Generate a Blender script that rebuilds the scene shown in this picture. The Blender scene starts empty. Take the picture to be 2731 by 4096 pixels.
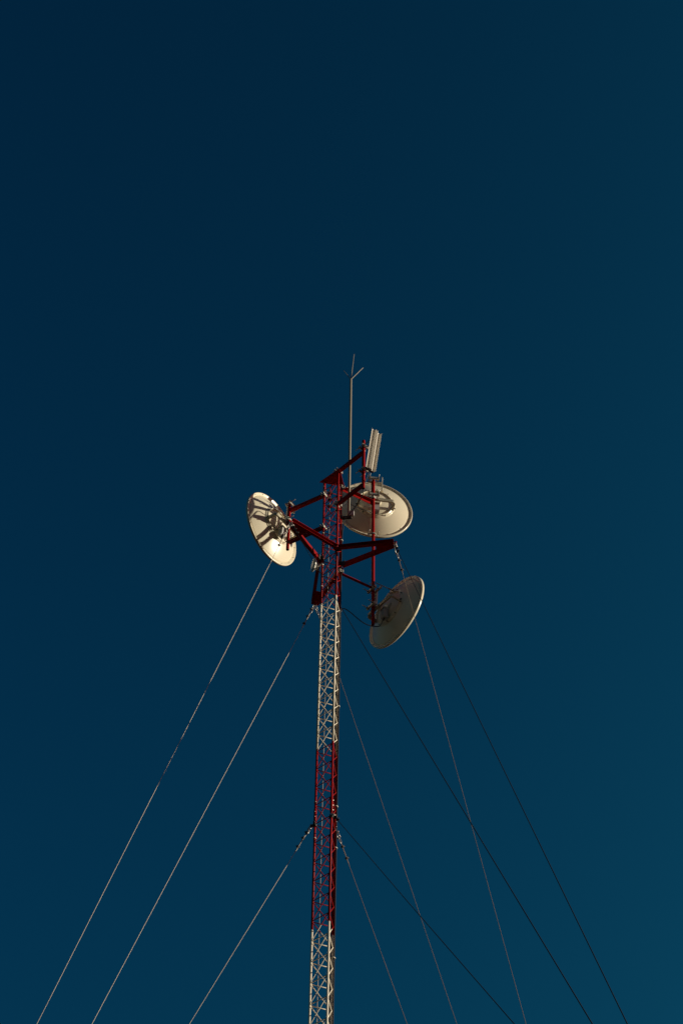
import bpy, math, random
from mathutils import Vector, Matrix
random.seed(7)
V = Vector
sc = bpy.context.scene
col = sc.collection
EYE = 1.6                      # eye height over the ground at the camera
D = 26.8887                    # distance from the camera to the mast axis
S = 0.33                       # mast face width
RM = S / math.sqrt(3)
ZK0 = 29.0604 + EYE            # height of the bracing level that ends the top red band
H = 0.384368                   # bracing panel height
PHI = math.radians(169.4983)

def kz(k): return ZK0 - H * (k + (0.0354 if k > 12.5 else 0))
def leg(j, k):
    a = PHI + j * 2 * math.pi / 3
    return V((RM * math.cos(a), D + RM * math.sin(a), kz(k)))
def ax(x, y, z): return V((x, D + y, z + EYE))     # a point given from the mast axis, z from eye level
def pol(r, deg, z): return V((r * math.cos(math.radians(deg)), D + r * math.sin(math.radians(deg)), z))

# ------------------------------------------------------------------ materials
def mat(name, color, rough=0.5, metal=0.0, spec=0.5, vary=0.12, scale=6.0, bump=0.0, dirt=None, dirt_amt=0.0):
    m = bpy.data.materials.new(name); m.use_nodes = True
    nt = m.node_tree; b = nt.nodes['Principled BSDF']
    b.inputs['Roughness'].default_value = rough; b.inputs['Metallic'].default_value = metal
    b.inputs['Specular IOR Level'].default_value = spec
    tc = nt.nodes.new('ShaderNodeTexCoord')
    n1 = nt.nodes.new('ShaderNodeTexNoise'); n1.inputs['Scale'].default_value = scale; n1.inputs['Detail'].default_value = 6
    nt.links.new(tc.outputs['Object'], n1.inputs['Vector'])
    mx = nt.nodes.new('ShaderNodeMix'); mx.data_type = 'RGBA'
    c = color
    mx.inputs[6].default_value = (c[0] * (1 - vary), c[1] * (1 - vary), c[2] * (1 - vary), 1)
    mx.inputs[7].default_value = (min(1, c[0] * (1 + vary)), min(1, c[1] * (1 + vary)), min(1, c[2] * (1 + vary)), 1)
    nt.links.new(n1.outputs['Fac'], mx.inputs[0])
    out = mx.outputs[2]
    if dirt:
        n2 = nt.nodes.new('ShaderNodeTexNoise'); n2.inputs['Scale'].default_value = scale * 2.3; n2.inputs['Detail'].default_value = 9
        n2.inputs['Roughness'].default_value = 0.7
        nt.links.new(tc.outputs['Object'], n2.inputs['Vector'])
        rp = nt.nodes.new('ShaderNodeValToRGB'); rp.color_ramp.elements[0].position = 0.56; rp.color_ramp.elements[1].position = 0.74
        rp.color_ramp.elements[1].color = (dirt_amt,) * 3 + (1,)
        nt.links.new(n2.outputs['Fac'], rp.inputs['Fac'])
        m2 = nt.nodes.new('ShaderNodeMix'); m2.data_type = 'RGBA'
        nt.links.new(rp.outputs['Color'], m2.inputs[0]); nt.links.new(out, m2.inputs[6]); m2.inputs[7].default_value = (*dirt, 1)
        out = m2.outputs[2]
    nt.links.new(out, b.inputs['Base Color'])
    if bump:
        bp = nt.nodes.new('ShaderNodeBump'); bp.inputs['Strength'].default_value = bump; bp.inputs['Distance'].default_value = 0.002
        nt.links.new(n1.outputs['Fac'], bp.inputs['Height']); nt.links.new(bp.outputs['Normal'], b.inputs['Normal'])
    return m

RED = (0.27, 0.0022, 0.0018)
WHITE = (0.78, 0.70, 0.55)
M = {}
M['red'] = mat('red_paint', RED, 0.6, 0, 0.10, 0.2, 8, dirt=(0.16, 0.012, 0.008), dirt_amt=0.6)
M['dish'] = mat('dish_white', (0.75, 0.665, 0.49), 0.26, 0, 0.4, 0.04, 3, dirt=(0.62, 0.53, 0.38), dirt_amt=0.25)
M['white'] = mat('white_plastic', (0.78, 0.75, 0.67), 0.45, 0, 0.5, 0.05, 4)
M['panel'] = mat('panel_plastic', (0.62, 0.57, 0.48), 0.5, 0, 0.4, 0.05, 4)
M['grey'] = mat('grey_plastic', (0.46, 0.44, 0.41), 0.5, 0, 0.4, 0.08, 9)
M['galv'] = mat('galvanised_steel', (0.44, 0.41, 0.34), 0.5, 0.3, 0.5, 0.18, 14, dirt=(0.3, 0.26, 0.2), dirt_amt=0.5)
M['rod'] = mat('weathered_zinc', (0.30, 0.265, 0.20), 0.6, 0.1, 0.3, 0.12, 10)
M['yoke'] = mat('dull_aluminium', (0.44, 0.395, 0.28), 0.5, 0.1, 0.4, 0.08, 8)
M['bolt'] = mat('zinc_bolt', (0.42, 0.39, 0.34), 0.4, 0.7, 0.5, 0.15, 30)
M['dark'] = mat('dark_steel_and_cap_shade', (0.045, 0.04, 0.036), 0.55, 0.3, 0.4, 0.2, 20)
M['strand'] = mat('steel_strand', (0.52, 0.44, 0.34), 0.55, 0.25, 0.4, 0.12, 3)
M['strand_brown'] = mat('dim_lit_strand', (0.26, 0.19, 0.13), 0.65, 0.1, 0.25, 0.15, 3)  # strand steel darkened to brown, standing in for weak light on these wires
M['strand_dark'] = mat('shaded_strand', (0.014, 0.013, 0.013), 0.7, 0, 0.15, 0.15, 3)  # near-black copy of the strand, with the wires' shaded side put into the colour
M['rubber'] = mat('black_cable_jacket', (0.012, 0.012, 0.012), 0.5, 0, 0.35, 0.2, 5)
M['tie'] = mat('pale_strap', (0.72, 0.66, 0.52), 0.5, 0, 0.4, 0.05, 9)
M['radome'] = mat('radome_grey', (0.34, 0.36, 0.37), 0.4, 0, 0.4, 0.05, 6)

def mast_paint():                                   # bands of red and white paint, by height up the mast
    m = bpy.data.materials.new('banded_mast_paint'); m.use_nodes = True
    nt = m.node_tree; b = nt.nodes['Principled BSDF']
    b.inputs['Roughness'].default_value = 0.55; b.inputs['Specular IOR Level'].default_value = 0.14
    g = nt.nodes.new('ShaderNodeNewGeometry')
    sp = nt.nodes.new('ShaderNodeSeparateXYZ'); nt.links.new(g.outputs['Position'], sp.inputs[0])
    nz = nt.nodes.new('ShaderNodeTexNoise'); nz.inputs['Scale'].default_value = 40; nt.links.new(g.outputs['Position'], nz.inputs['Vector'])
    jit = nt.nodes.new('ShaderNodeMath'); jit.operation = 'MULTIPLY_ADD'; jit.inputs[1].default_value = 0.03
    nt.links.new(nz.outputs['Fac'], jit.inputs[0]); nt.links.new(sp.outputs['Z'], jit.inputs[2])
    acc = None
    for k in (-0.07, 8.92, 18.44, 28.0, 37.5, 47.0):
        lt = nt.nodes.new('ShaderNodeMath'); lt.operation = 'LESS_THAN'; lt.inputs[1].default_value = kz(k) + 0.015
        nt.links.new(jit.outputs[0], lt.inputs[0])
        if acc is None: acc = lt.outputs[0]
        else:
            ad = nt.nodes.new('ShaderNodeMath'); ad.operation = 'ADD'
            nt.links.new(acc, ad.inputs[0]); nt.links.new(lt.outputs[0], ad.inputs[1]); acc = ad.outputs[0]
    md = nt.nodes.new('ShaderNodeMath'); md.operation = 'MODULO'; md.inputs[1].default_value = 2
    nt.links.new(acc, md.inputs[0])
    n2 = nt.nodes.new('ShaderNodeTexNoise'); n2.inputs['Scale'].default_value = 22; n2.inputs['Detail'].default_value = 8
    nt.links.new(g.outputs['Position'], n2.inputs['Vector'])
    def pair(a, c):
        mx = nt.nodes.new('ShaderNodeMix'); mx.data_type = 'RGBA'
        rp = nt.nodes.new('ShaderNodeValToRGB'); rp.color_ramp.elements[0].position = 0.45; rp.color_ramp.elements[1].position = 0.72
        nt.links.new(n2.outputs['Fac'], rp.inputs['Fac']); nt.links.new(rp.outputs['Color'], mx.inputs[0])
        mx.inputs[6].default_value = (*a, 1); mx.inputs[7].default_value = (*c, 1); return mx.outputs[2]
    r = pair(RED, (0.30, 0.010, 0.007)); w = pair(WHITE, (0.66, 0.58, 0.45))
    mx = nt.nodes.new('ShaderNodeMix'); mx.data_type = 'RGBA'
    nt.links.new(md.outputs[0], mx.inputs[0]); nt.links.new(r, mx.inputs[6]); nt.links.new(w, mx.inputs[7])
    nt.links.new(mx.outputs[2], b.inputs['Base Color'])
    return m
M['mast'] = mast_paint()

# ------------------------------------------------------------------ mesh builder
class MB:
    def __init__(s): s.v = []; s.f = []; s.sm = []
    def face(s, idx, smooth=False): s.f.append(tuple(idx)); s.sm.append(smooth)
    def ring(s, c, x, y, r, n):
        i0 = len(s.v)
        for i in range(n):
            a = 2 * math.pi * i / n
            s.v.append(c + x * (r * math.cos(a)) + y * (r * math.sin(a)))
        return list(range(i0, i0 + n))
    def tube(s, pts, r, n=10, caps=True):
        pts = [V(p) for p in pts]
        rs = r if isinstance(r, (list, tuple)) else [r] * len(pts)
        t0 = (pts[1] - pts[0]).normalized()
        up = V((0, 0, 1)) if abs(t0.z) < 0.9 else V((1, 0, 0))
        x = t0.cross(up).normalized()
        rings = []
        for i, p in enumerate(pts):
            a = pts[max(i - 1, 0)]; b = pts[min(i + 1, len(pts) - 1)]
            t = (b - a).normalized()
            x = (x - t * x.dot(t)).normalized(); y = t.cross(x)
            rings.append(s.ring(p, x, y, rs[i], n))
        for A, B in zip(rings, rings[1:]):
            for i in range(n):
                j = (i + 1) % n
                s.face((A[i], A[j], B[j], B[i]), True)
        if caps:
            s.face(list(reversed(rings[0]))); s.face(rings[-1])
        return s
    def box(s, c, x, y, z, dx, dy, dz):
        c = V(c); i0 = len(s.v)
        for sx in (-1, 1):
            for sy in (-1, 1):
                for sz in (-1, 1):
                    s.v.append(c + x * (sx * dx / 2) + y * (sy * dy / 2) + z * (sz * dz / 2))
        for q in ((0, 1, 3, 2), (4, 6, 7, 5), (0, 4, 5, 1), (2, 3, 7, 6), (0, 2, 6, 4), (1, 5, 7, 3)):
            s.face([i0 + k for k in q])
        return s
    def bevbox(s, c, x, y, z, dx, dy, dz, b=0.006):        # box with its four long edges (along x) cut
        hy, hz = dy / 2, dz / 2
        prof = [(-hy + b, -hz), (hy - b, -hz), (hy, -hz + b), (hy, hz - b), (hy - b, hz), (-hy + b, hz), (-hy, hz - b), (-hy, -hz + b)]
        return s.prism(prof, V(c) - x * (dx / 2), V(c) + x * (dx / 2), y, z)
    def prism(s, prof, a, b, u, w, smooth=False):           # profile in (u, w) swept from a to b
        a = V(a); b = V(b); n = len(prof); i0 = len(s.v)
        for base in (a, b):
            for (p, q) in prof: s.v.append(base + u * p + w * q)
        for i in range(n):
            j = (i + 1) % n
            s.face((i0 + i, i0 + j, i0 + n + j, i0 + n + i), smooth)
        s.face([i0 + i for i in reversed(range(n))]); s.face([i0 + n + i for i in range(n)])
        return s
    def bar(s, a, b, w, h, side=None):                      # box beam from a to b
        a = V(a); b = V(b); t = (b - a).normalized()
        u = side or t.cross(V((0, 0, 1))).normalized(); z = u.cross(t).normalized()
        return s.prism([(-w / 2, -h / 2), (w / 2, -h / 2), (w / 2, h / 2), (-w / 2, h / 2)], a, b, u, z)
    def channel(s, a, b, out, h, fl, t=0.007):              # C section: web at the line a-b, flanges towards out
        a = V(a); b = V(b); d = (b - a).normalized()
        z = V((0, 0, 1)); z = (z - d * z.dot(d)).normalized()
        u = d.cross(z).normalized()
        if u.dot(out) < 0: u = -u
        hh = h / 2
        return s.prism([(0, -hh), (fl, -hh), (fl, -hh + t), (t, -hh + t), (t, hh - t), (fl, hh - t), (fl, hh), (0, hh)], a, b, u, z)
    def lathe(s, prof, c, axis, ref, n=64, smooth=True, close=False):   # profile (r, h along axis)
        c = V(c); y = axis.cross(ref).normalized(); x = y.cross(axis).normalized()
        rings = []
        for (r, hgt) in prof:
            if r < 1e-6:
                s.v.append(c + axis * hgt); rings.append([len(s.v) - 1])
            else: rings.append(s.ring(c + axis * hgt, x, y, r, n))
        prs = list(zip(rings, rings[1:]))
        if close: prs.append((rings[-1], rings[0]))
        for A, B in prs:
            for i in range(n):
                j = (i + 1) % n
                if len(A) == 1 and len(B) == 1: continue
                if len(A) == 1: s.face((A[0], B[j], B[i]), smooth)
                elif len(B) == 1: s.face((A[i], A[j], B[0]), smooth)
                else: s.face((A[i], A[j], B[j], B[i]), smooth)
        return s
    def build(s, name, m, parent=None, fix=True):
        off = V((0, 0, 0))
        if parent is not None and fix:
            p = parent
            while p is not None: off += p.location; p = p.parent
        me = bpy.data.meshes.new(name)
        me.from_pydata([tuple(v - off) for v in s.v], [], s.f)
        me.polygons.foreach_set('use_smooth', s.sm)
        me.materials.append(m); me.update()
        import bmesh
        bm = bmesh.new(); bm.from_mesh(me); bmesh.ops.recalc_face_normals(bm, faces=bm.faces); bm.to_mesh(me); bm.free()
        o = bpy.data.objects.new(name, me); col.objects.link(o)
        if parent is not None: o.parent = parent
        return o

def tag(o, label, cat, group=None):
    o['label'] = label; o['category'] = cat
    if group: o['group'] = group
    return o
def thing(name, loc, label, cat, group=None, rz=0.0):
    o = bpy.data.objects.new(name, None); o.empty_display_size = 0.2; col.objects.link(o)
    o.location = loc; o.rotation_euler = (0, 0, rz)
    return tag(o, label, cat, group)
X, Y, Z = V((1, 0, 0)), V((0, 1, 0)), V((0, 0, 1))
def hdir(deg): return V((math.cos(math.radians(deg)), math.sin(math.radians(deg)), 0))
def smooth_path(ps, n=8):                                    # Catmull-Rom through the points
    ps = [V(p) for p in ps]; q = [ps[0] * 2 - ps[1]] + ps + [ps[-1] * 2 - ps[-2]]; out = []
    for i in range(1, len(q) - 2):
        a, b, c, d = q[i - 1], q[i], q[i + 1], q[i + 2]
        for k in range(n):
            t = k / n
            out.append(0.5 * ((2 * b) + (c - a) * t + (2 * a - 5 * b + 4 * c - d) * t * t + (3 * b - a - 3 * c + d) * t ** 3))
    out.append(ps[-1]); return out

# ------------------------------------------------------------------ ground
AN = [V((-9.895, 31.089, 5.5 + EYE)), V((2.688, 12.386, 7.25 + EYE)), V((6.553, 32.687, 7.75 + EYE))]
_n = (AN[1] - AN[0]).cross(AN[2] - AN[0])
def hill(x, y):
    pl = AN[0].z - (_n.x * (x - AN[0].x) + _n.y * (y - AN[0].y)) / _n.z
    r = math.hypot(x, y - D)
    w = 1 - min(1, max(0, (r - 13.0) / 11.5)); w = w * w * (3 - 2 * w)
    pl = min(max(pl, 5.5), 12.5)
    roll = 0.12 * math.sin(x * 0.31 + 1) * math.cos(y * 0.27) + (3.0 * math.sin(x * 0.011) * math.sin(y * 0.013 + 2) if r > 60 else 0) * min(1, max(0, (r - 60) / 100))
    return w * pl + roll * min(1, max(0, (r - 11) / 6))
g = MB(); rings = []
rad = [0.01] + [1.2 * 1.13 ** i for i in range(66)]
for r in rad:
    i0 = len(g.v)
    for i in range(96):
        a = 2 * math.pi * i / 96
        x, y = r * math.cos(a), D + r * math.sin(a); g.v.append(V((x, y, hill(x, y))))
    rings.append(i0)
for a, b in zip(rings, rings[1:]):
    for i in range(96):
        j = (i + 1) % 96; g.face((a + i, a + j, b + j, b + i), True)
gm = mat('dry_hill_soil', (0.075, 0.050, 0.030), 0.95, 0, 0.1, 0.35, 0.6, bump=0.3, dirt=(0.06, 0.055, 0.03), dirt_amt=0.9)
ground = g.build('ground', gm); ground['kind'] = 'structure'
ZB = hill(0, D)

# ------------------------------------------------------------------ lattice mast
mast = thing('lattice_mast', (0, D, ZB), 'tall slim triangular lattice mast painted in red and white bands, carrying every antenna', 'mast')
KB = (ZK0 - ZB) / H                          # bracing level at the ground
bounds = [-8.62, -0.07, 8.92, 18.44, KB]
for j in range(3):
    for n_, (a, b) in enumerate(zip(bounds, bounds[1:])):
        o = MB().tube([leg(j, a), leg(j, b) if b < KB else V((leg(j, 0).x, leg(j, 0).y, ZB - 0.1))], 0.0185, 12).build('leg', M['mast'], mast)
        o['label'] = ('red painted mast leg', 'white painted mast leg')[n_ % 2]
        if n_ == 1 or n_ == 0:
            pass
def brace(a, b, r=0.0068): return MB().tube([a, b], r, 7)
low = MB()
for k in range(-8, int(KB)):
    for (p, q) in ((0, 1), (1, 2), (0, 2)):
        A, B = leg(p, k), leg(q, k)
        d = (B - A).normalized() * 0.012
        zo = V((0, 0, 0.012 if q == 2 else -0.004)) * -1
        if k <= 23: brace(A + d + zo, B - d + zo, 0.0080).build('horizontal_brace', M['mast'], mast)
        else: low.tube([A + d + zo, B - d + zo], 0.0072, 5)
    for (p, q) in ((0, 1), (1, 2), (2, 0)):                   # each diagonal climbs one panel: L>M, M>R, R>L
        if k - 1 < -8: continue
        A, B = leg(p, k), leg(q, k - 1)
        mid = axis_c = V((0, D, (A.z + B.z) / 2))
        o_ = ((A + B) / 2 - mid).normalized() * 0.010
        A2 = A + (B - A).normalized() * 0.03 + o_; B2 = B - (B - A).normalized() * 0.03 + o_
        if k <= 24: MB().tube([A, A2, B2, B], 0.0074, 7).build('diagonal_brace', M['mast'], mast)
        else: low.tube([A, A2, B2, B], 0.0062, 5)
low.build('lower_bracing', M['mast'], mast)
# top plate over the three legs
zt = kz(-8.62)
tp = MB(); c3 = [V((-0.285, D + 0.042, zt)), V((0.085, D - 0.30, zt)), V((0.177, D + 0.135, zt))]
i0 = len(tp.v)
for dz in (0.002, 0.014):
    for i in range(3):
        a, b, c = c3[i - 1], c3[i], c3[(i + 1) % 3]
        for w_ in (0.06, 0.0):
            pass
        tp.v.append(b + (a - b) * 0.02 + Z * dz); tp.v.append(b + (c - b) * 0.02 + Z * dz)
tp.face([5, 4, 3, 2, 1, 0]); tp.face([6, 7, 8, 9, 10, 11])
for i in range(6): tp.face((i, (i + 1) % 6, 6 + (i + 1) % 6, 6 + i))
tp.build('top_plate', M['red'], mast)
# bolted leg splices, pale cable straps
def splice(j, k):
    sb = MB().tube([leg(j, k) - Z * 0.16, leg(j, k) + Z * 0.16], 0.0235, 12).build('splice_sleeve', M['mast'], mast)
    out = (leg(j, k) - V((0, D, kz(k)))).normalized(); t = out.cross(Z)
    for dz in (-0.10, 0.0, 0.10):
        c = leg(j, k) + Z * dz
        MB().tube([c - t * 0.036, c + t * 0.036], 0.0075, 8).build('bolt', M['bolt'], sb)
for j in range(3): splice(j, 12.62 if j != 1 else 12.45)
splice(0, -8.25)
def strap(j, k, r=0.026, off=(0, 0, 0)):
    c = leg(j, k) + V(off)
    MB().lathe([(r, -0.007), (r + 0.003, -0.007), (r + 0.003, 0.007), (r, 0.007)], c, Z, X, 14, close=True).build('strap', M['tie'], mast)
for j, k in ((0, -4.9), (0, -1.25), (0, 6.55), (0, 11.85), (0, 13.75), (0, 18.5)): strap(j, k, 0.0215)
for k in (-4.75, 6.05, 11.8, 14.0, 19.55): strap(2, k, 0.0315, (0.0125, 0.002, 0))
# guy collar on the lower red band
for j in range(3):
    o_ = (leg(j, 13.05) - V((0, D, kz(13.05)))).normalized()
    cb = MB().lathe([(0.0195, -0.03), (0.031, -0.03), (0.031, 0.03), (0.0195, 0.03)], leg(j, 13.05), Z, X, 14, close=True)
    cb.box(leg(j, 13.05) + o_ * 0.045, o_, o_.cross(Z), Z, 0.05, 0.012, 0.05)
    cb.box(leg(j, 13.05) - o_.cross(Z) * 0.05, o_, o_.cross(Z), Z, 0.03, 0.06, 0.035)
    cb.build('guy_collar', M['dark'], mast)

# ------------------------------------------------------------------ outriggers for the guy wires
ZS = kz(-3.15)
TIP = {'l': pol(1.10, 227, ZS), 'r': pol(1.13, -19, ZS), 'b': pol(1.15, 105.5, ZS)}
def outrigger(q, pair, label):
    o = thing('guy_outrigger', V((0, D, ZS)), label, 'outrigger', 'outriggers holding the guy wires off the mast')
    tip = TIP[q]; rdir = (tip - V((0, D, ZS))).normalized(); side = rdir.cross(Z)
    for j in pair:
        A = leg(j, -3.15); u = (A - V((0, D, ZS))).normalized()
        sg = 1 if (A - V((0, D, ZS))).dot(side) > 0 else -1
        t = (tip - A).normalized()
        out = t.cross(Z); out = out if out.dot(side) * sg > 0 else -out
        a = A + t * 0.03 + out * 0.028; b = tip + side * (sg * 0.012) - t * 0.01
        MB().channel(a, b, out, 0.092, 0.055).build('beam', M['red'], o)
        cl = MB().lathe([(0.0195, -0.05), (0.033, -0.05), (0.033, 0.05), (0.0195, 0.05)], A, Z, X, 14, close=True)
        cl.box(A + t * 0.05 + out * 0.018, t, out, Z, 0.08, 0.016, 0.11)
        cl.tube([A - out * 0.05 - t * 0.01, A + out * 0.055 - t * 0.01], 0.007, 8)
        cl.build('leg_clamp', M['dark'], o)
    gp = MB(); A0, A1 = leg(pair[0], -3.15), leg(pair[1], -3.15)
    qs = [tip + side * 0.03, tip - side * 0.03]
    for A in sorted((A0, A1), key=lambda p: (p - tip).dot(side)): qs.append(tip + (A - tip) * 0.32 + side * (0.045 if (A - tip).dot(side) > 0 else -0.045))
    for dz in (-0.0465, -0.0535):
        for p in qs: gp.v.append(p + Z * dz)
    gp.face((0, 1, 2, 3)); gp.face((7, 6, 5, 4))
    for i in range(4): gp.face((i, 4 + i, 4 + (i + 1) % 4, (i + 1) % 4))
    gp.build('gusset', M['red'], o)
    MB().box(tip - rdir * 0.03, rdir, side, Z, 0.13, 0.014, 0.075).build('tip_plate', M['red'], o)
    MB().tube([tip - rdir * 0.0 - Z * 0.03 + side * 0.04, tip - Z * 0.03 - side * 0.04], 0.009, 8).build('pin', M['bolt'], o)
    return o
outrigger('l', (0, 1), 'red steel outrigger with a sunlit red stripe, reaching towards the glaring dish')
outrigger('r', (1, 2), 'blackish outrigger in shade, crossing the long red pipe between the two dishes it holds')
outrigger('b', (0, 2), 'black outrigger behind the mast, its end just beside the start of the upper white band')

# ------------------------------------------------------------------ mounting frames (pipe held off the mast by two arms)
PL, PR, PP = V((-0.818, 0.42, 0)), V((0.716, 0.485, 0)), V((0.508, -0.652, 0))
def frame(j, P, ztop, zbot, zarms, label, kind):
    o = thing('antenna_mount', ax(P.x, P.y, zbot), label, 'mount', 'red pipe mounts bolted to the mast')
    top, bot = ax(P.x, P.y, ztop), ax(P.x, P.y, zbot)
    pb = MB().tube([bot, top], 0.0290, 20, caps=False)
    pb.lathe([(0.0290, 0), (0.024, 0), (0.024, 0.05), (0, 0.05)], bot, Z, X, 20, smooth=False)
    pb.lathe([(0.0290, 0), (0.024, 0), (0.024, -0.05), (0, -0.05)], top, Z, X, 20, smooth=False)
    pb.build('pipe', M['red'], o)
    for i, za in enumerate(zarms):
        A = leg(j, 0); A = V((A.x, A.y, za + EYE)); B = ax(P.x, P.y, za)
        t = (B - A).normalized(); side = t.cross(Z)
        if kind == 'angle':
            out = side if side.y < 0 else -side
            a = A + t * 0.03 - out * 0.01; b = B - t * 0.025 - out * 0.01
            w_ = 0.080 if i == 0 else 0.066
            if i == 1:
                MB().prism([(0, -w_ / 2), (0.052, -w_ / 2), (0.052, -w_ / 2 + 0.007), (0.007, -w_ / 2 + 0.007), (0.007, w_ / 2), (0, w_ / 2)], a, b, out, Z).build('arm', M['red'], o)
            else: MB().prism([(0, -w_ / 2), (0.007, -w_ / 2), (0.007, w_ / 2 - 0.007), (0.062, w_ / 2 - 0.007), (0.062, w_ / 2), (0, w_ / 2)],
                       a, b, out, Z).build('arm', M['red'], o)
        else:
            am = MB().bar(A + t * 0.03, B - t * 0.024, 0.062, 0.062)
            am.build('arm', M['red'], o)
        # clamp that holds the arm to the leg: two jaw plates and studs
        c = MB()
        for s_ in (-1, 1):
            c.box(A + t * (0.028 * s_), side, t, Z, 0.15, 0.012, 0.06)
        cl = c.build('leg_clamp', M['galv'], o)
        for s_ in (-1, 1):
            for dz in (-0.02, 0.02):
                MB().tube([A + side * (0.058 * s_) - t * 0.085 + Z * dz, A + side * (0.058 * s_) + t * 0.04 + Z * dz], 0.006, 7).build('stud', M['bolt'], cl)
    return o
frame(0, PL, 32.235, 30.925, (32.00, 31.11), 'red pipe mount on two black box arms, carrying the dish that glares', 'box')
mr = frame(2, PR, 33.002, 29.09, (32.33, 30.03), 'long red pipe mount carrying two dishes, one above the other', 'angle')
frame(1, PP, 32.75, 31.40, (32.43, 31.51), 'red pipe mount on two black arms under the ribbed panel antenna', 'box')
# U-bolt saddle low on the long pipe
us = MB(); pc = ax(PR.x, PR.y, 31.47); bd = hdir(278); sd = hdir(8)
ub = smooth_path([pc - sd * 0.10 - bd * 0.012 + Z * 0.01, pc - sd * 0.05 + bd * 0.0, pc - sd * 0.03 + bd * 0.03, pc + sd * 0.0 + bd * 0.036, pc + sd * 0.03 + bd * 0.03, pc + sd * 0.055 + bd * 0.0, pc + sd * 0.10 - bd * 0.02 - Z * 0.01], 5)
for a, b in zip(ub, ub[1:]): us.bar(a, b, 0.006, 0.03)
usd = us.build('saddle', M['galv'], mr)
for s_ in (-1, 1): MB().tube([pc + sd * (0.085 * s_) - bd * 0.05, pc + sd * (0.085 * s_) + bd * 0.11], 0.006, 8).build('stud', M['bolt'], usd)
uc = MB(); pc = ax(PR.x, PR.y, 32.47)
for a, b in zip((-.045, 0), (0, .045)): uc.bar(pc + sd * a + bd * (0.03 if a < 0 else 0.062), pc + sd * b + bd * (0.062 if a < 0 else 0.03), 0.006, 0.05)
uc.build('saddle', M['galv'], mr)

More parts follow.
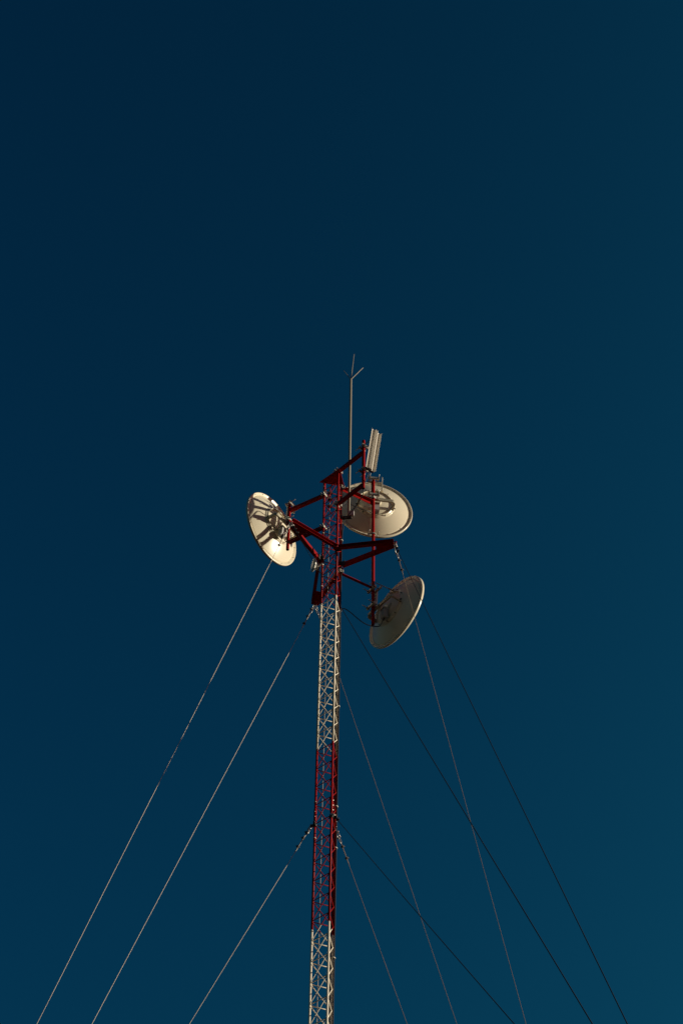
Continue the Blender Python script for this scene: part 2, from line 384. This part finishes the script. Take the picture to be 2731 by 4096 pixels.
# ------------------------------------------------------------------ parabolic dishes, seen from behind (local x = backwards)
def RX(r): return (0.672 ** 2 - r * r) / 2.15
def dish(C, az, el, px, py, label, roll_box=0):
    o = thing('dish_antenna', C, label, 'dish antenna', 'large round dish antennas', math.radians(az))
    o.rotation_euler = (0, -math.radians(el), math.radians(az))
    def B(mb, name, m, parent=o): return mb.build(name, m, parent, fix=False)
    O = V((0, 0, 0))
    # reflector with its rolled rim
    N = 22; pr = [(0.0, RX(0))] + [(0.672 * i / N, RX(0.672 * i / N)) for i in range(1, N + 1)]
    inner = [(r, x - 0.006) for r, x in reversed(pr)]
    B(MB().lathe(pr + inner[:-1] + [(0.0, RX(0) - 0.006)], O, X, Z, 96), 'reflector', M['dish'])
    rim = B(MB().lathe([(0.670, 0.004), (0.676, 0.003), (0.692, 0.011), (0.712, 0.021), (0.722, 0.022), (0.729, 0.016), (0.731, 0.006), (0.730, -0.022),
                  (0.722, -0.025), (0.716, -0.010), (0.69, -0.004), (0.670, -0.003)], O, X, Z, 112, close=True), 'rim', M['dish'])
    for i in range(16):
        a = math.radians(i * 22.5 + 9); c = V((0.022, 0.698 * math.cos(a), 0.698 * math.sin(a)))
        B(MB().tube([c - X * 0.012, c + X * 0.004], 0.0065, 8), 'screw', M['bolt'], rim)
    # mounting ring
    rg = B(MB().lathe([(0.318, RX(0.318) - 0.004), (0.320, RX(0.318) + 0.024), (0.325, RX(0.318) + 0.030), (0.334, RX(0.326) + 0.028), (0.340, RX(0.334) + 0.018),
                  (0.358, RX(0.35) + 0.009), (0.370, RX(0.365) + 0.007), (0.374, RX(0.372) + 0.002), (0.375, RX(0.375) - 0.006)], O, X, Z, 80, close=True), 'mounting_ring', M['dish'])
    for i in range(10):
        a = math.radians(i * 36 + 14); c = V((RX(0.345) + 0.022, 0.356 * math.cos(a), 0.356 * math.sin(a)))
        B(MB().tube([c - X * 0.03, c + X * 0.022], 0.007, 8), 'bolt', M['dark'], rg)
    # yoke: bent flat bar across the ring
    xr, xy = RX(0.325) + 0.012, px - 0.048
    pth = [V((xr, -0.338, 0)), V((xr + 0.03, -0.338, 0))]
    R_ = 0.055
    for i in range(7):
        a = math.radians(90 * i / 6); pth.append(V((xy - R_ + R_ * math.sin(a), -0.338 + R_ - R_ * math.cos(a), 0)))
    for i in range(7):
        a = math.radians(90 * i / 6); pth.append(V((xy - R_ + R_ * math.cos(a), 0.338 - R_ + R_ * math.sin(a), 0)))
    pth += [V((xr + 0.03, 0.338, 0)), V((xr, 0.338, 0))]
    YZ = -0.105; yk = MB(); n = len(pth); hh, th = 0.029, 0.008
    for i, p in enumerate(pth):
        t = (pth[min(i + 1, n - 1)] - pth[max(i - 1, 0)]).normalized(); nn = V((-t.y, t.x, 0))
        for (u, w) in ((-th, -hh), (-th, hh), (-0.026, hh), (-0.026, hh + 0.004), (th, hh + 0.004), (th, -hh - 0.004), (-0.026, -hh - 0.004), (-0.026, -hh)):
            yk.v.append(p + nn * (-u) + Z * (w + YZ))
    for i in range(n - 1):
        for k in range(8):
            l = (k + 1) % 8; yk.face((i * 8 + k, i * 8 + l, i * 8 + 8 + l, i * 8 + 8 + k))
    yk.face(list(range(8))); yk.face([(n - 1) * 8 + k for k in range(8)])
    yo = B(yk, 'yoke', M['yoke'])
    for s_ in (-1, 1): B(MB().tube([V((xr + 0.022, s_ * 0.322, YZ)), V((xr + 0.022, s_ * 0.372, YZ))], 0.013, 8), 'bolt', M['dark'], yo)
    # vertical mounting channel along the pipe and two clamps
    B(MB().prism([(-0.035, -0.012), (0.035, -0.012), (0.035, 0.020), (0.030, 0.020), (0.030, -0.006), (-0.030, -0.006), (-0.030, 0.020), (-0.035, 0.020)],
                 V((px - 0.048, py, -0.14)), V((px - 0.048, py, 0.39)), Y, -X), 'mounting_channel', M['white'])
    for zc in (0.345, -0.095):
        cl = MB().bevbox((px + 0.046, py, zc), Y, X, Z, 0.215, 0.034, 0.058, 0.005)
        c_ = B(cl, 'clamp', M['galv'])
        j2 = MB().bevbox((px - 0.040, py + (0.03 if zc > .1 else 0), zc - 0.012), Y, X, Z, 0.215 + (0.05 if zc > .1 else 0), 0.026, 0.050, 0.005); B(j2, 'jaw', M['galv'], c_)
        for s_ in (-1, 1):
            B(MB().tube([V((px - 0.06, py + s_ * 0.083, zc)), V((px + 0.165, py + s_ * 0.083, zc))], 0.0075, 8), 'stud', M['bolt'], c_)
            B(MB().tube([V((px + 0.064, py + s_ * 0.083, zc)), V((px + 0.078, py + s_ * 0.083, zc))], 0.016, 6), 'nut', M['dark'], c_)
    # tilt adjusting rod with its end nut
    a, b = V((px + 0.09, py + 0.150, 0.36)), V((RX(0.33) + 0.02, 0.120, 0.335))
    ar = MB().tube([a, b], 0.0075, 8); m_ = b + (a - b) * 0.12; ar.tube([m_, b + (a - b) * 0.26], 0.015, 8)
    B(ar, 'adjusting_rod', M['galv'])
    B(MB().box(b, X, Y, Z, 0.05, 0.045, 0.006), 'rod_lug', M['dish'])
    # radio box behind the feed, and the round feed plate
    x0 = RX(0)
    B(MB().lathe([(0, 0.022), (0.060, 0.022), (0.075, 0.008), (0.075, -0.01), (0, -0.01)], V((x0 + 0.01, 0.03, -0.02)), X, Z, 28, smooth=False), 'feed_plate', M['dish'])
    rb = MB().prism([(0.0, 0.0), (0.085, -0.02), (0.098, -0.05), (0.098, -0.19), (0.07, -0.225), (0.0, -0.225)], V((x0 + 0.012, -0.055, -0.13)), V((x0 + 0.012, 0.055, -0.13)), X, Z)
    bx = B(rb, 'radio_box', M['grey'])
    B(MB().box((x0 + 0.06, 0, -0.132), X, Y, Z, 0.105, 0.135, 0.010), 'lid', M['white'], bx)
    B(MB().tube([V((x0 + 0.06, 0, -0.35)), V((x0 + 0.06, 0, -0.385))], 0.013, 8), 'cable_gland', M['dark'], bx)
    return o
# pose: centre, azimuth and tilt of the back, offset of the pipe behind the rim plane
def on_pipe(P, az, px, py, z): n = hdir(az); s_ = hdir(az + 90); return ax(P.x - n.x * px - s_.x * py, P.y - n.y * px - s_.y * py, z)
d1 = dish(ax(-1.139, 0.70, 31.799), 323.0, -3.3, 0.435, -0.030, 'glaring white dish with a hot sun spot and shadows across its back')
d2 = dish(ax(0.737, 0.92, 32.669), 278.0, -2.9, 0.428, -0.080, 'sunlit cream dish high on the long red pipe, below the panel antenna')
d3 = dish(ax(1.131, 0.66, 29.606), 217.8, 2.4, 0.435, -0.112, 'shaded grey dish with a bright rim, low on the long red pipe')

# ------------------------------------------------------------------ ribbed panel antenna
pan = thing('panel_antenna', ax(PP.x, PP.y, 31.75), 'ribbed cream panel antenna tilted on the top pipe mount', 'panel antenna')
F = hdir(-50); U = hdir(40)
base = ax(PP.x, PP.y, 31.81) + F * 0.150 - U * 0.085
tilt = math.radians(10)
Ld = (Z * math.cos(tilt) + F * math.sin(tilt)).normalized(); Fd = (F * math.cos(tilt) - Z * math.sin(tilt)).normalized()
PLEN = 0.98
prof = [(0, 0.020), (0.006, 0.012), (0.022, -0.008), (0.050, -0.010), (0.072, 0.004), (0.082, 0.031), (0.089, 0.031), (0.097, 0.014), (0.116, 0.014), (0.122, 0.031), (0.130, 0.031),
        (0.140, 0.010), (0.152, -0.006), (0.196, -0.014), (0.210, 0.014), (0.216, 0.030), (0.219, 0.028), (0.205, -0.022), (0.16, -0.045), (0.055, -0.045), (0.012, -0.020), (-0.004, 0.014)]
MB().prism(prof, base + Ld * 0.012, base + Ld * (PLEN - 0.012), U, Fd).build('radome', M['panel'], pan)
capp = [(u * 1.0, w) for u, w in prof]
MB().prism([(0.012, 0.0), (0.2, 0.0), (0.198, -0.035), (0.158, -0.043), (0.057, -0.043), (0.014, -0.026)], base, base + Ld * 0.0115, U, Fd).build('end_cap', M['dark'], pan)  # dark material paints in the shade on the panel's underside
for zc, ext, up_ in ((32.56, 0.24, 0.05), (31.90, 0.12, 0.12)):
    c = ax(PP.x, PP.y, zc)
    jw = MB().bevbox(c + F * 0.044, U, F, Z, 0.15, 0.026, 0.055, 0.005); jw.bevbox(c - F * 0.044, U, F, Z, 0.15, 0.026, 0.055, 0.005)
    cl = jw.build('clamp', M['galv'], pan)
    for s_ in (-1, 1):
        MB().tube([c + U * (0.058 * s_) - F * 0.15, c + U * (0.058 * s_) + F * 0.06], 0.007, 8).build('stud', M['bolt'], cl)
        MB().tube([c + U * (0.058 * s_) - F * 0.062, c + U * (0.058 * s_) - F * 0.078], 0.014, 6).build('nut', M['dark'], cl)
    # tilt arm from the clamp out to the back of the panel
    s = (zc + EYE - base.z) / Ld.z
    tgt = base + Ld * min(max(s + 0.02, 0.06), PLEN - 0.08) + U * 0.105 - Fd * 0.045
    for u_ in (-0.036, 0.036):
        a = c + F * 0.05 + U * u_
        MB().bar(a - Z * 0.005, tgt + U * u_, 0.006, 0.036, side=U).build('tilt_arm', M['galv'], pan)
    MB().tube([tgt - U * 0.05 - Fd * 0.012, tgt + U * 0.05 - Fd * 0.012], 0.010, 8).build('hinge_bolt', M['dark'], pan)

# ------------------------------------------------------------------ lightning rod
LRX, LRY = 0.266, 0.123
rod = thing('lightning_rod', ax(LRX, LRY, 31.56), 'tall grey pole with three thin prongs, rising above all the antennas', 'lightning rod')
MB().tube([ax(LRX, LRY, 31.56), ax(LRX, LRY, 35.62)], 0.0235, 16).build('pole', M['rod'], rod)
tp_ = ax(LRX, LRY, 35.61)
for d in ((0.056, 0.02, 0.86), (0.235, -0.02, 0.37), (-0.145, 0.05, 0.365)):
    dv = V(d); MB().tube([tp_ + V((dv.x * 0.04, dv.y * .04, -0.05)), tp_ + V((dv.x * 0.06, dv.y * .06, 0.03)), tp_ + dv], [0.009, 0.009, 0.0055], 8).build('prong', M['rod'], rod)
zb = 31.60 + EYE
MB().box(V((LRX + 0.045, D + LRY - 0.02, zb - 0.01)), hdir(-10), hdir(80), Z, 0.10, 0.05, 0.12).build('base_box', M['grey'], rod)
lg = leg(2, -6.35)
bb = MB().bar(V((lg.x + 0.02, lg.y, zb - 0.09)), V((LRX + 0.05, D + LRY - 0.005, zb - 0.09)), 0.045, 0.05)
bb.lathe([(0.0195, -0.04), (0.032, -0.04), (0.032, 0.04), (0.0195, 0.04)], V((lg.x, lg.y, zb - 0.09)), Z, X, 14, close=True)
bk = bb.build('bracket', M['dark'], rod)
MB().tube([V((lg.x + 0.03, lg.y - 0.07, zb - 0.09)), V((lg.x + 0.03, lg.y + 0.06, zb - 0.09))], 0.007, 8).build('stud', M['bolt'], bk)

# ------------------------------------------------------------------ small dish clamped to a leg
sc_ = ax(-0.352, 0.045, 30.11)
sd_ = thing('small_dish', sc_, 'little round white dish clamped to the mast leg below the outrigger', 'small dish')
fr = hdir(196); fr = (fr + Z * 0.0).normalized()
MB().lathe([(0, 0.012), (0.06, 0.010), (0.11, 0.004), (0.124, -0.004)], sc_, fr, Z, 40).build('radome', M['radome'], sd_)
MB().lathe([(0.124, -0.002), (0.129, -0.006), (0.127, -0.022), (0.10, -0.040), (0.05, -0.052), (0, -0.054)], sc_, fr, Z, 40).build('shell', M['white'], sd_)
hb = MB().bevbox(sc_ - fr * 0.075 - Z * 0.01, Z, fr, fr.cross(Z), 0.13, 0.05, 0.07, 0.012); hb.build('radio_box', M['white'], sd_)
l3 = leg(0, -2.85)
an = MB().tube([sc_ - fr * 0.10, V((l3.x, l3.y, sc_.z)) + (sc_ - V((l3.x, l3.y, sc_.z))).normalized() * 0.02], 0.017, 12)
an.lathe([(0.019, -0.02), (0.027, -0.02), (0.027, 0.02), (0.019, 0.02)], V((l3.x, l3.y, sc_.z)), Z, X, 14, close=True)
an.build('leg_clamp', M['white'], sd_)
tag(MB().tube(smooth_path([sc_ - fr * 0.08 - Z * 0.085, sc_ - fr * 0.10 - Z * 0.13, sc_ - fr * 0.135 - Z * 0.16, V((l3.x - .012, l3.y + .026, sc_.z - 0.30)), V((l3.x + .0, l3.y + .028, kz(-0.2))), V((l3.x + .003, l3.y + .028, kz(10)))], 6), 0.005, 6).build('cable', M['rubber']),
    'thin black cable from the little dish down the mast leg', 'cable')

# ------------------------------------------------------------------ guy wires
def guy(name_tip, anchor, label, clips, off=0.0, hard=True, sm='strand'):
    A = V(name_tip); Bp = V(anchor); d = (Bp - A).normalized()
    o = thing('guy_wire', A, label, 'guy wire', 'steel guy wires staying the mast')
    sd0 = d.cross(Z).normalized(); up0 = sd0.cross(d).normalized()
    L0 = 0.10 + off
    # shackle and long bow at the top end
    sh = MB()
    for s_ in (-1, 1):
        sh.tube([A + sd0 * 0.022 * s_ + d * 0.005, A + d * (L0 - 0.03) + sd0 * 0.022 * s_], 0.008, 8)
    sh.tube([A - sd0 * 0.036, A + sd0 * 0.036], 0.010, 8)
    sh.tube([A + d * (L0 - 0.03) - sd0 * 0.034, A + d * (L0 - 0.03) + sd0 * 0.034], 0.011, 8)
    sh.build('shackle', M['bolt'] if hard else M['dark'], o)
    s0 = A + d * (L0 - 0.02)
    th_ = MB(); ring = [s0 + d * (0.045 + 0.045 * -math.cos(t)) + up0 * (0.022 * math.sin(t)) for t in [i * 2 * math.pi / 14 for i in range(15)]]
    th_.tube(ring, 0.006, 7, caps=False); th_.build('thimble', M['bolt'], o)
    le = L0 + 0.10 + clips[-1] + 0.10
    # wire bent back on itself and held by clips
    MB().tube([s0 + d * 0.05 + up0 * 0.017, s0 + d * 0.12 + up0 * 0.010, A + d * (le - 0.05) + up0 * 0.010, A + d * le + up0 * 0.008], 0.0042, 7).build('loop_tail', M[sm], o)
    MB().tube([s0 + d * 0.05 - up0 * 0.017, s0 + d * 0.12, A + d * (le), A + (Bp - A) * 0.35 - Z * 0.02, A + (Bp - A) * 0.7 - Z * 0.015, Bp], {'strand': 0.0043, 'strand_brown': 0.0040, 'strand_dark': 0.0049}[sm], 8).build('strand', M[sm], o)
    for c in clips:
        p = A + d * (L0 + 0.10 + c) + up0 * 0.005
        cb = MB().box(p + up0 * 0.004, d, up0, sd0, 0.030, 0.030, 0.040)
        cb.tube([p - sd0 * 0.013 - up0 * 0.02, p - sd0 * 0.013 + up0 * 0.040], 0.006, 7); cb.tube([p + sd0 * 0.013 - up0 * 0.02, p + sd0 * 0.013 + up0 * 0.040], 0.006, 7)
        cb.build('clip', M['dark'], o)
    return o
GUYS = [
 ('l', 0, (0.0, 0.20), 'sunlit wire from the sunlit outrigger, crossing the glaring dish'),
 ('l', 1, (0.12, 0.40, 0.75), 'dark wire from the sunlit outrigger, passing across the mast'),
 ('b', 0, (-0.14, 0.04, 0.22), 'sunlit wire with three black clips, starting beside the upper white band'),
 ('b', 2, (0.22, 0.95), 'thin wire that comes out from behind the upper white band'),
 ('r', 2, (0.02, 0.22), 'pale wire from the shaded outrigger, crossing the bright rim of the shaded dish'),
 ('r', 1, (0.12, 0.40), 'black wire from the shaded outrigger, outermost of the wires on its side'),
]
SH = {('l', 0): (-.101, 0, 0), ('b', 0): (.119, 0, 0), (0,): (-.063, 0, 0), (1,): (.015, 0, 0), ('r', 2): (-.022, 0, 0), ('b', 2): (.065, 0, 0), (2,): (-.144, 0, 0)}
for q, a, cl, lb in GUYS:
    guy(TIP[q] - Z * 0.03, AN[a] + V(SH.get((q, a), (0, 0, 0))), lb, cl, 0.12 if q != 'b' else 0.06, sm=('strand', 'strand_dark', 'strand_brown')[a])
for j, cl, lb in ((0, (-0.08, 0.03, 0.20), 'sunlit wire with clips from the lower red band, slanting down to one side alone'),
                  (1, (0.14, 0.45), 'black wire leaving the collar on the lower red band'),
                  (2, (0.03, 0.23), 'brownish wire with two clips hanging from behind the lower red band')):
    p = leg(j, 13.05) + (leg(j, 13.05) - V((0, D, kz(13.05)))).normalized() * 0.055
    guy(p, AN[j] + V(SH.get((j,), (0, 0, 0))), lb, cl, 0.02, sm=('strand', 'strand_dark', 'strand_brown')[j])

# ------------------------------------------------------------------ cables
f_ = 0.37
def face_pt(k, o=0.02):
    A, B = leg(0, k), leg(2, k); n_ = hdir(109.5); return A + (B - A) * f_ + n_ * o
sl_ = thing('safety_cable', face_pt(24), 'thin steel rope running straight down inside the mast', 'safety cable')
MB().tube([face_pt(-8.2), face_pt(8), face_pt(24), V((*face_pt(24).xy, ZB))], 0.0048, 7).build('rope', M['strand'], sl_)
tbk = MB().tube([face_pt(-8.6) - hdir(109.5) * 0.05 + V((0.03, 0, 0)), face_pt(-8.35), face_pt(-7.3)], 0.011, 8); tbk.build('top_bracket', M['red'], sl_)
for k in (-8.0, -7.55, -7.05): MB().box(face_pt(k), hdir(19.5), hdir(109.5), Z, 0.075, 0.06, 0.035).build('clamp', M['dark'], sl_)

R0 = leg(2, 0)
def by_leg(k, dx, dy): p = leg(2, k); return V((p.x + dx, p.y + dy, p.z))
zend = ZB
def coax(pts, label, r=0.0085): return tag(MB().tube(pts, r, 8).build('coaxial_cable', M['rubber']), label, 'cable', 'black feed cables strapped to the mast leg')
G0 = lambda dx, dy: V((R0.x + dx, R0.y + dy, ZB))
# from the panel antenna: hangs off its pipe, crosses to the leg, runs down
pb_ = base + U * 0.10 - Fd * 0.03
coax(smooth_path([pb_ + V((0, 0, 0.01)), pb_ - Z * 0.10, ax(PP.x + 0.035, PP.y - 0.02, 31.58), ax(0.514, -0.60, 31.40), ax(0.478, -0.5, 31.33), ax(0.396, -0.3, 31.346), ax(0.271, -0.05, 31.401), ax(0.19, 0.10, 31.42), by_leg(-5.7, 0.05, -0.01), by_leg(-4.7, 0.0275, -0.012), by_leg(0, 0.0275, -0.012), by_leg(12, 0.0275, -0.012), by_leg(24, 0.0275, -0.012), G0(0.0275, -0.012)], 6),
     'black cable from the panel antenna, drooping to the mast leg and down it', 0.0085)
# from the upper dish
b2 = d2.matrix_basis @ V((RX(0) + 0.06, 0, -0.38))
coax(smooth_path([b2, b2 - Z * 0.03 + V((-0.04, 0, 0)), ax(0.63, 0.42, 32.031), ax(0.495, 0.35, 32.013), ax(0.361, 0.27, 31.999), ax(0.226, 0.20, 32.015), by_leg(-7.3, 0.02, 0.034), by_leg(-6.4, 0.02, 0.034), by_leg(-4, 0.0245, 0.023), by_leg(4, 0.0245, 0.023), by_leg(14, 0.0245, 0.023), by_leg(24, 0.0245, 0.023), G0(0.0245, 0.023)], 6),
     'black cable from the sunlit dish behind the grey pole, then down the leg', 0.0085)
# from the shaded dish: long sagging loop
b3 = d3.matrix_basis @ V((RX(0) + 0.06, 0, -0.38))
coax(smooth_path([b3, b3 - Z * 0.05 + V((-0.02, -0.01, 0)), ax(0.828, 0.40, 28.965), ax(0.68, 0.34, 28.902), ax(0.553, 0.29, 28.915), ax(0.426, 0.24, 28.995), ax(0.341, 0.20, 29.056), ax(0.256, 0.17, 29.11), ax(0.195, 0.16, 29.125), by_leg(0.05, 0.036, 0.012), by_leg(1.2, 0.029, 0.006), by_leg(12, 0.029, 0.006), by_leg(24, 0.029, 0.006), G0(0.029, 0.006)], 6),
     'black cable sagging in a long loop from the shaded dish to the mast', 0.0085)
# from the glaring dish, along its lower arm
b1 = d1.matrix_basis @ V((RX(0) + 0.06, 0, -0.38))
coax(smooth_path([b1, b1 - Z * 0.08 + V((0.05, -0.03, 0)), ax(-0.80, 0.37, 31.06), ax(-0.5, 0.20, 31.02), ax(-0.30, 0.06, 31.06), leg(0, -4.9) + V((0.028, -0.004, 0)), leg(0, -3) + V((0.026, 0.0, 0)), leg(0, -1.5) + V((0.03, 0.01, 0)), by_leg(-1.0, -0.10, -0.02), by_leg(-0.2, -0.034, -0.012), by_leg(2, -0.027, -0.010), by_leg(12, -0.027, -0.010), by_leg(24, -0.027, -0.010), G0(-0.027, -0.010)], 6),
     'black cable from the glaring dish along its lower arm and down inside the mast', 0.008)

# ------------------------------------------------------------------ camera
th, yaw, ro = math.radians(49.52164), math.radians(0.28280), math.radians(1.09087)
th, ro, yaw = math.radians(49.52164445), math.radians(1.09087425), math.radians(0.28280475)
r0 = V((math.cos(yaw), -math.sin(yaw), 0)); fh = V((math.sin(yaw), math.cos(yaw), 0))
fw = fh * math.cos(th) + Z * math.sin(th); up0 = fh * -math.sin(th) + Z * math.cos(th)
rt = r0 * math.cos(ro) + up0 * math.sin(ro); up = r0 * -math.sin(ro) + up0 * math.cos(ro)
cam = bpy.data.cameras.new('camera'); co = bpy.data.objects.new('camera', cam); col.objects.link(co)
co.matrix_world = Matrix(((rt.x, up.x, -fw.x, 0), (rt.y, up.y, -fw.y, 0), (rt.z, up.z, -fw.z, EYE), (0, 0, 0, 1)))
cam.sensor_fit = 'VERTICAL'; cam.sensor_height = 36; cam.sensor_width = 24; cam.lens = 9199.9065 / 4096 * 36
cam.clip_start = 0.1; cam.clip_end = 20000
sc.camera = co

# ------------------------------------------------------------------ light
SAZ, SEL = -1.5, 9.0
sl = bpy.data.lights.new('sun', 'SUN'); so = bpy.data.objects.new('sun', sl); col.objects.link(so)
sl.energy = 5.0; sl.angle = math.radians(0.53); sl.color = (1.0, 0.93, 0.76)
sdv = V((math.cos(math.radians(SAZ)) * math.cos(math.radians(SEL)), math.sin(math.radians(SAZ)) * math.cos(math.radians(SEL)), math.sin(math.radians(SEL))))
so.rotation_euler = sdv.to_track_quat('Z', 'Y').to_euler(); so.location = (30, D, 60)
w = bpy.data.worlds.new('World'); sc.world = w; w.use_nodes = True
nt = w.node_tree; bg = nt.nodes['Background']
sky = nt.nodes.new('ShaderNodeTexSky'); sky.sky_type = 'NISHITA'; sky.sun_disc = False
sky.sun_elevation = math.radians(SEL); sky.sun_rotation = math.atan2(sdv.x, sdv.y)
sky.air_density = 1.0; sky.dust_density = 10.0; sky.ozone_density = 6.0
cap = nt.nodes.new('ShaderNodeVectorMath'); cap.operation = 'MINIMUM'; cap.inputs[1].default_value = (0.85, 0.55, 1.18)
gam = nt.nodes.new('ShaderNodeGamma'); gam.inputs['Gamma'].default_value = 3.2
tint = nt.nodes.new('ShaderNodeMix'); tint.data_type = 'RGBA'; tint.blend_type = 'MULTIPLY'; tint.inputs[0].default_value = 1
tint.inputs[7].default_value = (6.0, 6.2, 0.71, 1)
nt.links.new(sky.outputs[0], cap.inputs[0]); nt.links.new(cap.outputs[0], gam.inputs['Color'])
nt.links.new(gam.outputs[0], tint.inputs[6]); nt.links.new(tint.outputs[2], bg.inputs['Color'])
bg.inputs['Strength'].default_value = 0.1
sc.view_settings.view_transform = 'Standard'; sc.view_settings.look = 'None'; sc.view_settings.exposure = 0; sc.view_settings.gamma = 1
sc.view_settings.use_curve_mapping = False
